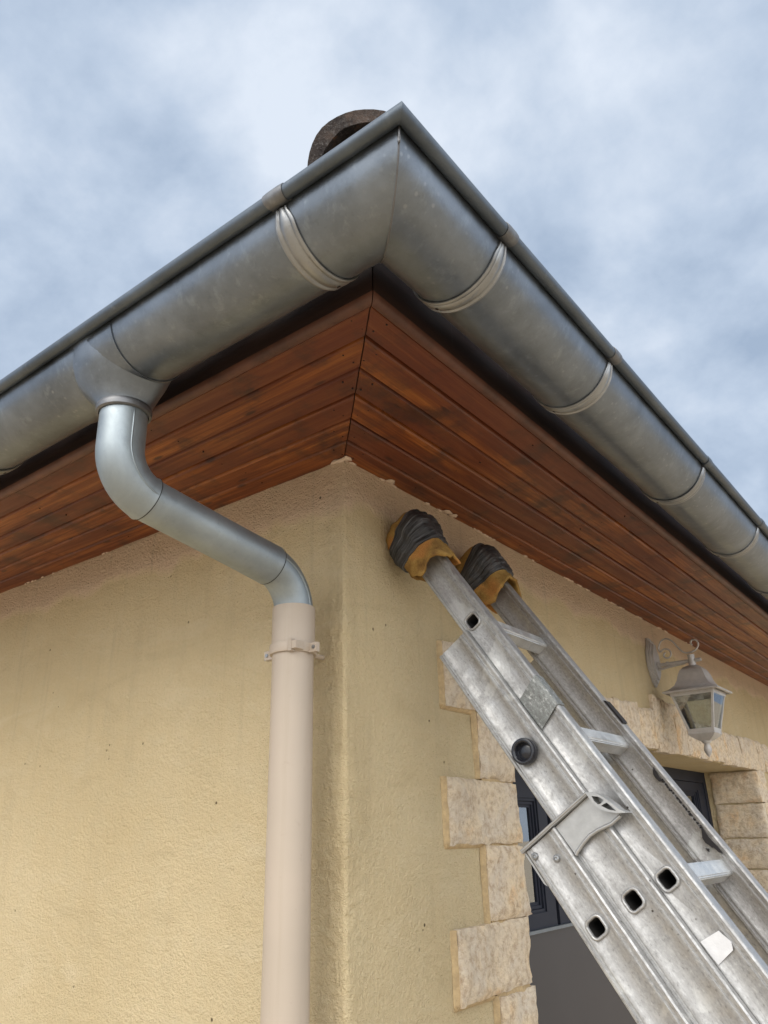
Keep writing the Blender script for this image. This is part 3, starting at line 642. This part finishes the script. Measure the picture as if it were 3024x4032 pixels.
for zc in (-1.62,):
    mb = MB(); lathe_z(mb, [(.0405, zc + .01), (.0452, zc + .0095), (.0462, zc + .006), (.0462, zc - .006), (.0452, zc - .0095), (.0405, zc - .01)], PX, PYp); mb.box((PX - .066, PYp, zc - .011), (PX - .044, PYp + .012, zc + .011)); mb.box((PX - .02, PYp + .040, zc - .01), (PX + .02, -0.003, zc + .01)); mb.build('pipe_clip', PVC, dpz, smooth=True, sharp=30)

# ---------------------------------------------------------------- ladder
th = math.radians(56.13); dn = Vector((math.cos(th), 0, -math.sin(th))); nn = Vector((math.sin(th), 0, math.cos(th))); LO = Vector((0.180, 0.0, -0.364))
K = 0.972      # whole ladder scaled about the camera position (rungs 284 mm apart) and so pulled toward it
LO = Vector((0.2025, 0.0, -0.3757))
def Lp(a, b, y): p = LO + (dn * a + nn * b) * K; return Vector((p.x, K * y - 0.0324, p.z))
A_END = (-0.3757 - gz) / math.sin(th) / K
lad = thing('extension_ladder', 'worn three section aluminium ladder leaning on the wall with padded tops', 'ladder', tuple(Lp(A_END, 0, .36)))
def orient(o):
    """give a ladder part a local frame whose X runs along the stile (brushed lines follow it)"""
    R_ = Matrix((dn, Vector((0, 1, 0)), nn)).transposed().to_4x4(); inv = R_.inverted()
    o.data.transform(inv); o.matrix_parent_inverse = Matrix.Identity(4); o.rotation_euler = R_.to_euler(); return o
def stile_prof(b0, b1, y0, sgn, lip, T=0.024):
    """closed section in (b, y): outer face at y0 with raised edges, lip interlocking toward the next section"""
    q = lambda b, w_: (b, y0 + sgn * w_); p = []
    p += [q(b0, .004), q(b0 + .0008, .0012), q(b0 + .003, -.0016), q(b0 + .007, -.0018), q(b0 + .0085, .0010), q(b0 + .011, .0012), q(b0 + .0125, 0)]
    m_ = (b0 + b1) / 2; w4 = (b1 - b0) / 4
    p += [q(m_ - w4, 0), q(m_ - w4 + .001, .0007), q(m_ + w4 - .001, .0007), q(m_ + w4, 0)]
    p += [q(b1 - .0145, 0), q(b1 - .0130, .0014), q(b1 - .0105, .0014), q(b1 - .0090, -.0020), q(b1 - .004, -.0030), q(b1 - .0010, -.0014), q(b1, .0012), q(b1, .004)]
    if lip: p += [q(b1, .0085), q(b1 - .002, .0105), q(b1 - .0155, .0105), q(b1 - .0155, T)]
    else: p += [q(b1, T)]
    p += [q(b0, T)]
    return p
def stile(prof, a0, a1, m_=ALU, holes=(), hb=0, y0=0, yy=None):
    mb = MB(); n = 24; rows = []
    for i in range(n + 1):
        a = a0 + (a1 - a0) * i / n; rows.append([Lp(a, b, y) for b, y in prof])
    mb.loft(rows); o = mb.build('stile', m_, lad)
    if holes:
        cm = MB(); out_ = rrect(.0128, .0128, .0065)
        for h in holes: cm.loft([[Lp(h + u_, hb + v_, y_) for u_, v_ in out_] for y_ in (y0 - .02, y0 + .06)])
        cut(o, cm)
    o.data.polygons.foreach_set('use_smooth', [True] * len(o.data.polygons)); o.data.set_sharp_from_angle(angle=math.radians(38)); orient(o); return o
RS = 0.2925
fly_h = [RS * k for k in range(0, 8)]; s2_h = [0.2865 + RS * k for k in range(0, 7)]; s3_h = [0.577 + RS * k for k in range(0, 7)]
SEC = [  # b0, b1, near outer y, hole b, a_start, a_end, rung a
    (-.031, .037, .200, .0015, -.265, 2.30, fly_h, False),
    (-.103, -.018, .188, -.0625, .010, 2.38, s2_h, True),
    (-.172, -.0985, .176, -.1375, .418, A_END - .02, s3_h, True)]
for b0, b1, y0, hb, a0, a1, hs_, lip in SEC:
    yf = 0.50 + (0.200 - y0)      # inner face of the far stile
    stile(stile_prof(b0, b1, y0, 1, lip), a0, a1, ALU, [h for h in hs_ if a0 + .02 < h < a1 and abs(h - .2865) > .01], hb, y0)
    stile(stile_prof(b0, b1, yf, 1, False), a0, a1, ALU_DULL if b0 == -.031 else ALU)
    for h in hs_:
        # fluted rung with square-rounded section and a swaged rim on the outer face
        mb = MB(); oo = []; base = rrect(.0155, .0155, .006, 6)
        for i, (u_, v_) in enumerate(base): k = 1 + (.03 if i % 2 else -.02); oo.append((u_ * k, v_ * k))
        mb.loft([[Lp(h + u_, hb + v_, y_) for u_, v_ in oo] for y_ in (y0 + .0235, yf + .0005)], True, False)
        rg = mb.build('rung', ALU_RUNG, lad, smooth=True, sharp=25); 
        if abs(h - .2865) < .01: continue
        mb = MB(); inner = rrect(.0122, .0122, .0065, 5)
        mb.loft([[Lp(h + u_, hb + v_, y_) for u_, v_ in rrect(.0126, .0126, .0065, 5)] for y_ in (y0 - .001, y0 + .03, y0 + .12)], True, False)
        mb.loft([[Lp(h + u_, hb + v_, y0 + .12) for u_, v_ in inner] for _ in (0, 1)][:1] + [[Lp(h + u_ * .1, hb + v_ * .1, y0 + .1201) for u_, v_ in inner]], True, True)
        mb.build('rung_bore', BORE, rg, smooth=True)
        mb = MB(); rows = []
        for r_, w_ in ((.0124, .002), (.0124, -.0018), (.0136, -.0036), (.0156, -.0042), (.0174, -.0030), (.0180, -.0002), (.0178, .001)):
            pts = rrect(r_, r_, .0066 + (r_ - .0124) * .9, 6)
            rows.append([Lp(h + u_, hb + v_, y0 + w_ + .0004 * nz(u_ * 90, v_ * 90, h, 1)) for u_, v_ in pts])
        mb.loft(rows, True, False); mb.build('rung_rim', ALU, rg, smooth=True)
# black round plug on the middle section
kn = Lp(.283, -.0645, .188); mb = MB(); rows = []
for r_, w_ in ((.0215, .002), (.0235, -.003), (.0238, -.013), (.0225, -.0165), (.0195, -.0175), (.0165, -.0165), (.0150, -.013), (.0146, -.008), (.013, -.006), (.008, -.0075), (.001, -.008)):
    rows.append([kn + dn * r_ * math.cos(2 * PI * k / 36) + nn * r_ * math.sin(2 * PI * k / 36) + Vector((0, w_, 0)) for k in range(36)])
mb.loft(rows, True, True); o = mb.build('roller_plug', BLACK, lad, smooth=True, sharp=50)
# mottled strap over the fly stile
mb = MB(); y0 = .1965; rows = []
for a in [.183 + .072 * i / 8 for i in range(9)]:
    rows.append([Lp(a + o_, b, y) for b, y, o_ in ((-.0165, .1965, .014), (-.0165, .1945, .014), (.02, .1945, .004), (.0355, .1945, 0), (.0388, .1965, 0), (.0395, .20, 0), (.0395, .224, 0), (.0374, .224, 0), (.0374, .1985, 0), (.034, .1975, 0))])
mb.loft(rows); o = mb.build('guide_strap', m_alu('mottled_strap', (0.26, 0.27, 0.26), 1.0, .5), lad, smooth=True, sharp=35); orient(o)
# cast guide hook at the top of the base section
def hookpoly(name, poly, ya, yb, m_=ALU, parent=lad, ori=True, sm=False):
    mb = MB(); mb.loft([[Lp(a, b, y) for a, b in poly] for y in (ya, yb)]); o = mb.build(name, m_, parent, smooth=sm, sharp=30)
    return o
hook = hookpoly('guide_hook', [(.4185, -.098), (.4170, -.0232), (.4175, -.0101), (.430, -.0100), (.4496, -.0065), (.471, .013), (.4743, -.0115), (.4676, -.0381), (.4655, -.055), (.4674, -.0709), (.4715, -.0901), (.4715, -.097)], .1785, .1835, CAST)
mb = MB()
mb.loft([[Lp(a, b, y) for a, b in ((.4115, -.176), (.4165, -.176), (.4165, -.010), (.4125, -.010))] for y in (.168, .1965)])       # top rim
mb.loft([[Lp(a, b, y) for a, b in ((.4165, -.1765), (.475, -.1765), (.482, -.1730), (.4165, -.1730))] for y in (.179, .1965)])    # lip down the wall side
curve = [(.474, .010), (.4743, -.0115), (.4700, -.028), (.4676, -.0381), (.4655, -.055), (.4674, -.0709), (.4715, -.0901), (.474, -.096)]
tube(mb, [Lp(a, b, .1780) for a, b in curve], .0032, 10)
hp = [(.4165, -.176), (.4125, -.10), (.4125, -.010)]; tube(mb, [Lp(.4130, b, .1685) for b in (-.175, -.12, -.06, -.012)], .0026, 10)
mb.build('rim', CAST, hook, smooth=True, sharp=40)
mb = MB()
lens = [(.4150, -.0100), (.4190, -.0020), (.4290, .0060), (.4383, .0108), (.4556, .0168), (.4686, .0198), (.4815, .0280), (.471, .0125), (.4599, .0010), (.4496, -.0068), (.4383, -.0100), (.4260, -.0105)]
h1 = [(.4250, -.0045), (.4330, .0040), (.4430, .0090), (.4440, .0010), (.4420, -.0040), (.4340, -.0062)]; h2 = [(.4470, -.0010), (.4478, .0055), (.4490, .0100), (.4600, .0132), (.4685, .0150), (.4600, .0060)]
mb.loft([[Lp(a, b, y) for a, b in lens] for y in (.160, .187)])
tip = mb.build('hook_tip', CAST, hook); cm = MB()
for h_ in (h1, h2): cm.loft([[Lp(a, b, y) for a, b in h_] for y in (.15, .183)])
cut(tip, cm)
for a, b in ((.4325, -.160), (.4585, -.1285)):
    mb = MB(); c = Lp(a, b, .176); rows = [[c + dn * r_ * math.cos(2 * PI * k / 20) + nn * r_ * math.sin(2 * PI * k / 20) + Vector((0, -w_, 0)) for k in range(20)] for r_, w_ in ((.0062, -.001), (.0060, .0022), (.0045, .0040), (.0030, .0042), (.0022, .0025), (.0006, .0022))]
    mb.loft(rows, True, True); mb.build('rivet', STRAP, hook, smooth=True, sharp=40)
# paper label, dark smears and a strip of rubber on the stiles
sk = [(.5437, .0133), (.561, .027), (.580, .0265), (.590, .0175), (.590, -.011), (.5700, -.0135)]
def to_ab(x, y, z): p = Vector((x, 0, z)) - Vector((.18, 0, -.364)); return p.dot(dn), p.dot(nn)
sk = [to_ab(.543, 0, -.936), to_ab(.574, 0, -.919), to_ab(.590, 0, -.933), to_ab(.5905, 0, -.944), to_ab(.565, 0, -.965)]
sk = [(a, max(b, -.016)) for a, b in sk]
obj('label_sticker', [tuple(Lp(a, b, y)) for y in (.1972, .1978) for a, b in sk], [tuple(range(5))[::-1], tuple(range(5, 10))] + [(i, (i + 1) % 5, 5 + (i + 1) % 5, 5 + i) for i in range(5)], STICKER, lad)
for k, poly in enumerate([[(.370, .0290), (.392, .0250), (.402, .0262), (.398, .0190), (.388, .0175), (.380, .0190), (.374, .0235)], [(.507, .0272), (.530, .0245), (.550, .0262), (.566, .0262), (.560, .0215), (.549, .0195), (.5471, .0168), (.540, .0150), (.5338, .0126), (.524, .0140), (.518, .0190)], [(.5402, .0060), (.5452, .0105), (.5490, .0072), (.5460, .0055)]]):
    obj('tar_smear', [tuple(Lp(a, b, y)) for y in (.4960, .4988) for a, b in poly], [tuple(range(len(poly)))[::-1], tuple(range(len(poly), 2 * len(poly)))] + [(i, (i + 1) % len(poly), len(poly) + (i + 1) % len(poly), len(poly) + i) for i in range(len(poly))], BLACK_MATT, lad)
mb = MB(); rnd = random.Random(8)
for k in range(26):
    a = .40 + .11 * k / 25; blob(mb, Lp(a + rnd.uniform(-.002, .002), .0262 + rnd.uniform(-.0025, .001), .4985), .0028 * rnd.uniform(.4, 1.3), .0012, .0022 * rnd.uniform(.4, 1.1), k)
mb.build('tar_smear', BLACK_MATT, lad)
mb = MB(); mb.loft([[Lp(a, b, y) for a, b in ((.200, .0372), (.262, .0372), (.264, .0405), (.258, .0418), (.204, .0412))] for y in (.496, .520)]); mb.build('rubber_strip', BLACK_MATT, lad)
# rubber feet
for y0 in (.176, .5235):
    mb = MB(); mb.loft([[Lp(a, b, y) for b, y in ((-.176, y0 - .003), (-.094, y0 - .003), (-.094, y0 + .028), (-.176, y0 + .028))] for a in (A_END - .08, A_END - .045)]); mb.build('rubber_foot', BLACK_MATT, lad)

# carpet pads taped over the two stile tops
def pad(yc, seed, label):
    rnd = random.Random(seed); cb = .003; t = []
    def ring(a, rb, ry, nseg=56, jag=0.0, off=0.0, ontop=False, ab=0.0):
        o = []
        for k in range(nseg):
            ph = 2 * PI * k / nseg; cc, ss = math.cos(ph), math.sin(ph)
            sq = 1.0 / (abs(cc) ** 3.2 + abs(ss) ** 3.2) ** (1 / 3.2)
            aj = a + jag * (nz(cc * 1.1, ss * 1.1, seed * 3.1, 1.3) + .16 * nz(cc * 4, ss * 4, seed, 2)) + ab * cc
            r_ = 1 + 0.17 * nz(cc * 1.3 + seed, ss * 1.3, aj * 14, 1.4) + .05 * nz(cc * 3 + seed, ss * 3, aj * 40, 1.4)
            if ontop: rb = np.interp(aj, [q[0] for q in st], [q[1] for q in st]); ry = np.interp(aj, [q[0] for q in st], [q[2] for q in st])
            v_ = Lp(aj, cb + (rb * sq * r_ + off) * cc, yc + (ry * sq * r_ + off) * ss); v_.x = max(v_.x, .003 + .0015 * ss); o.append(v_)
        return o
    # the sleeve: rounded closed top, flares at its ragged lower hem, with real thickness
    st = [(-.322, .012, .010), (-.322, .028, .026), (-.317, .044, .040), (-.305, .054, .048), (-.288, .059, .052), (-.265, .0600, .053), (-.240, .0575, .051), (-.222, .0530, .047), (-.205, .0500, .044), (-.188, .0500, .045), (-.175, .052, .047), (-.165, .0535, .049)]
    mb = MB(); rings = [ring(a, rb, ry, jag=(0 if a < -.213 else .036 * (a + .213) / .048), ab=(0 if a < -.213 else .010 * (a + .213) / .048)) for a, rb, ry in st]
    inner = [ring(a, rb - .006, ry - .006, jag=(.036 * max(0, (a + .213)) / .048), ab=.010 * max(0, (a + .213)) / .048) for a, rb, ry in ((-.165, .0535, .049), (-.188, .049, .044), (-.23, .047, .041))]
    mb.loft(rings + inner, True, True)
    p = mb.build('carpet_pad', CARPET, lad, smooth=True); p['label'] = label
    # wound tape: overlapping wrinkled turns
    mb = MB(); at = []; rows = []; n = 22
    for i in range(n + 1):
        a = -.288 + .074 * i / n; f_ = (a + .262) / .16
        rb = np.interp(a, [q[0] for q in st], [q[1] for q in st]); ry = np.interp(a, [q[0] for q in st], [q[2] for q in st])
        off = .0040 + .0013 * math.sin(i * 2.2) + .0008 * nz(i * .9, seed, 0, 1.1); rr = ring(a, rb, ry, ontop=True, off=off, ab=-.030 * (1 - i / n), jag=.0)
        rows.append(rr); at += [(k / 56, a + .012 * math.sin(2 * PI * k / 56) * .6, seed) for k in range(56)]
    mb.loft(rows, True, False, at); s_ = ring(-.296, .052, .041, off=-.002); e_ = ring(-.214, .0495, .045, off=-.002)
    mb.loft([rows[0], ring(-.289, .054, .048, ab=-.030)], True, False, [(0, 0, 0)] * 112); mb.loft([rows[-1], ring(-.213, .048, .043)], True, False, [(0, 0, 0)] * 112)
    mb.build('tape_wrap', TAPE, p, smooth=True)
pad(.214, 2, 'carpet pad with wide black tape on the near stile'); pad(.512, 9, 'smaller carpet pad on the far stile')

# ---------------------------------------------------------------- wall lantern
LY, LX = 1.83, 0.155
lan = thing('wall_lantern', 'grey four sided lantern on a scrolled wall bracket beside the door lintel', 'lantern', (0, LY, -.17))
def plate_outline():
    half = [(0, -.078), (.020, -.080), (.022, -.100), (.030, -.112), (.045, -.135), (.050, -.165), (.048, -.195), (.038, -.225), (.022, -.250), (0, -.268)]
    return [(LY + a, z) for a, z in half] + [(LY - a, z) for a, z in half[-2:0:-1]]
mb = MB(); po_ = plate_outline()
for x0_, x1_, sc in ((0.002, .010, 1.0), (.010, .018, .88), (.018, .026, .72)):
    mb.loft([[(x, LY + (y_ - LY) * sc, -.172 + (z + .172) * sc) for y_, z in po_] for x in (x0_, x1_)])
mb.build('back_plate', LAMPMET, lan, smooth=True, sharp=30)
mb = MB(); tube(mb, [(.02, LY, -.187), (.10, LY, -.187), (LX + .035, LY, -.187)], .0068, 14); tube(mb, [(.022, LY, -.205), (.06, LY, -.199), (.13, LY, -.192)], .005, 10); tube(mb, [(.028, LY, -.187), (.036, LY, -.187)], .013, 16); tube(mb, [(.060, LY, -.187), (.068, LY, -.187)], .010, 16); mb.build('arm', LAMPMET, lan, smooth=True, sharp=40)
mb = MB(); sp = []
for k in range(30): a = -2.0 + k * .235; r_ = .006 + .0009 * k; sp.append((.066 + r_ * math.cos(-a + 1.3), LY, -.150 + r_ * math.sin(-a + 1.3)))
x_, z_ = sp[-1][0], sp[-1][2]
sc2 = [(x_, LY, z_)] + [(.040, LY, -.125), (.052, LY, -.098), (.075, LY, -.090), (.097, LY, -.104), (.115, LY, -.132), (.132, LY, -.152), (.155, LY, -.156), (.178, LY, -.148), (.190, LY, -.130), (.184, LY, -.114), (.170, LY, -.111), (.163, LY, -.121), (.168, LY, -.130)]
def smooth_path(P_, n=4):
    o = []; P_ = [Vector(p) for p in P_]
    for i in range(len(P_) - 1):
        a, b, c, d = P_[max(0, i - 1)], P_[i], P_[i + 1], P_[min(len(P_) - 1, i + 2)]
        for k in range(n):
            t = k / n; o.append(0.5 * ((2 * b) + (c - a) * t + (2 * a - 5 * b + 4 * c - d) * t * t + (3 * b - a - 3 * c + d) * t ** 3))
    return o + [P_[-1]]
spi = [(.066 + (.024 - .00065 * k) * math.cos(2.6 - k * .27), LY, -.150 + (.024 - .00065 * k) * math.sin(2.6 - k * .27)) for k in range(27)]
tube(mb, spi, .0034, 8); tube(mb, smooth_path([spi[0]] + sc2[1:]), .0034, 8); mb.build('scroll', LAMPMET, lan, smooth=True)
def sqring(h, z, cx=LX): return [(cx - h, LY - h, z), (cx + h, LY - h, z), (cx + h, LY + h, z), (cx - h, LY + h, z)]
mb = MB(); tube(mb, [(LX, LY, -.165), (LX, LY, -.215)], .013, 16)
mb.loft([sqring(h, z) for h, z in ((.016, -.207), (.028, -.212), (.040, -.225), (.047, -.243), (.052, -.262), (.061, -.280), (.080, -.297), (.097, -.304), (.098, -.309), (.092, -.312), (.090, -.306), (.05, -.300))], True, True)
mb.build('lantern_roof', LAMPMET, lan, smooth=True, sharp=35)
HT_, HB_, ZT_, ZB_ = .077, .044, -.312, -.452
mb = MB(); q = .006
for sx, sy in ((-1, -1), (1, -1), (1, 1), (-1, 1)):
    rows = []
    for h, z in ((HT_, ZT_), (HB_, ZB_)):
        c = (LX + sx * h, LY + sy * h); rows.append([(c[0], c[1], z), (c[0] - sx * q * 1.3, c[1], z), (c[0] - sx * q * 1.3, c[1] - sy * q, z), (c[0], c[1] - sy * q * 1.3, z)])
    mb.loft(rows)
for (ha, za_, hb_, zb) in ((HT_ + .002, ZT_ + .004, HT_ - .001, ZT_ - .010), (HB_ + .003, ZB_ + .014, HB_ + .001, ZB_)):
    mb.loft([sqring(ha, za_), sqring(hb_, zb), sqring(hb_ - .007, zb), sqring(ha - .008, za_)], True, False)
mb.loft([sqring(h, z) for h, z in ((HB_ + .001, ZB_ + .002), (HB_ + .003, ZB_ - .004), (HB_ - .004, ZB_ - .012), (.022, ZB_ - .024), (.014, ZB_ - .028))], True, True)
mb.build('cage', LAMPMET, lan, smooth=True, sharp=25)
for i, (sx, sy) in enumerate(((0, -1), (1, 0), (0, 1), (-1, 0))):
    def pp(h, z, e_): return (LX + (sx * (h - .003) if sx else e_ * (h - .006)), LY + (sy * (h - .003) if sy else e_ * (h - .006)), z)
    v_ = [pp(HT_, ZT_ - .008, -1), pp(HT_, ZT_ - .008, 1), pp(HB_, ZB_ + .012, 1), pp(HB_, ZB_ + .012, -1)]
    nrm_ = Vector((sx, sy, 0)) * .002; v2 = [Vector(p) - nrm_ for p in v_]
    obj('glass_pane', [tuple(p) for p in v_] + [tuple(p) for p in v2], [(0, 1, 2, 3), (7, 6, 5, 4), (0, 4, 5, 1), (1, 5, 6, 2), (2, 6, 7, 3), (3, 7, 4, 0)], GLASS, lan)
mb = MB(); tube(mb, [(LX, LY, -.302), (LX, LY, -.332)], .018, 20); mb.build('bulb_holder', LAMPMET, lan, smooth=True, sharp=40)
mb = MB(); lathe_z(mb, [(.016, ZB_ - .022), (.018, ZB_ - .028), (.013, ZB_ - .034), (.009, ZB_ - .038), (.013, ZB_ - .050), (.014, ZB_ - .058), (.012, ZB_ - .066), (.008, ZB_ - .073), (.0005, ZB_ - .084)], LX, LY, 24); mb.build('finial', LAMPMET, lan, smooth=True)
bpy.context.view_layer.update()
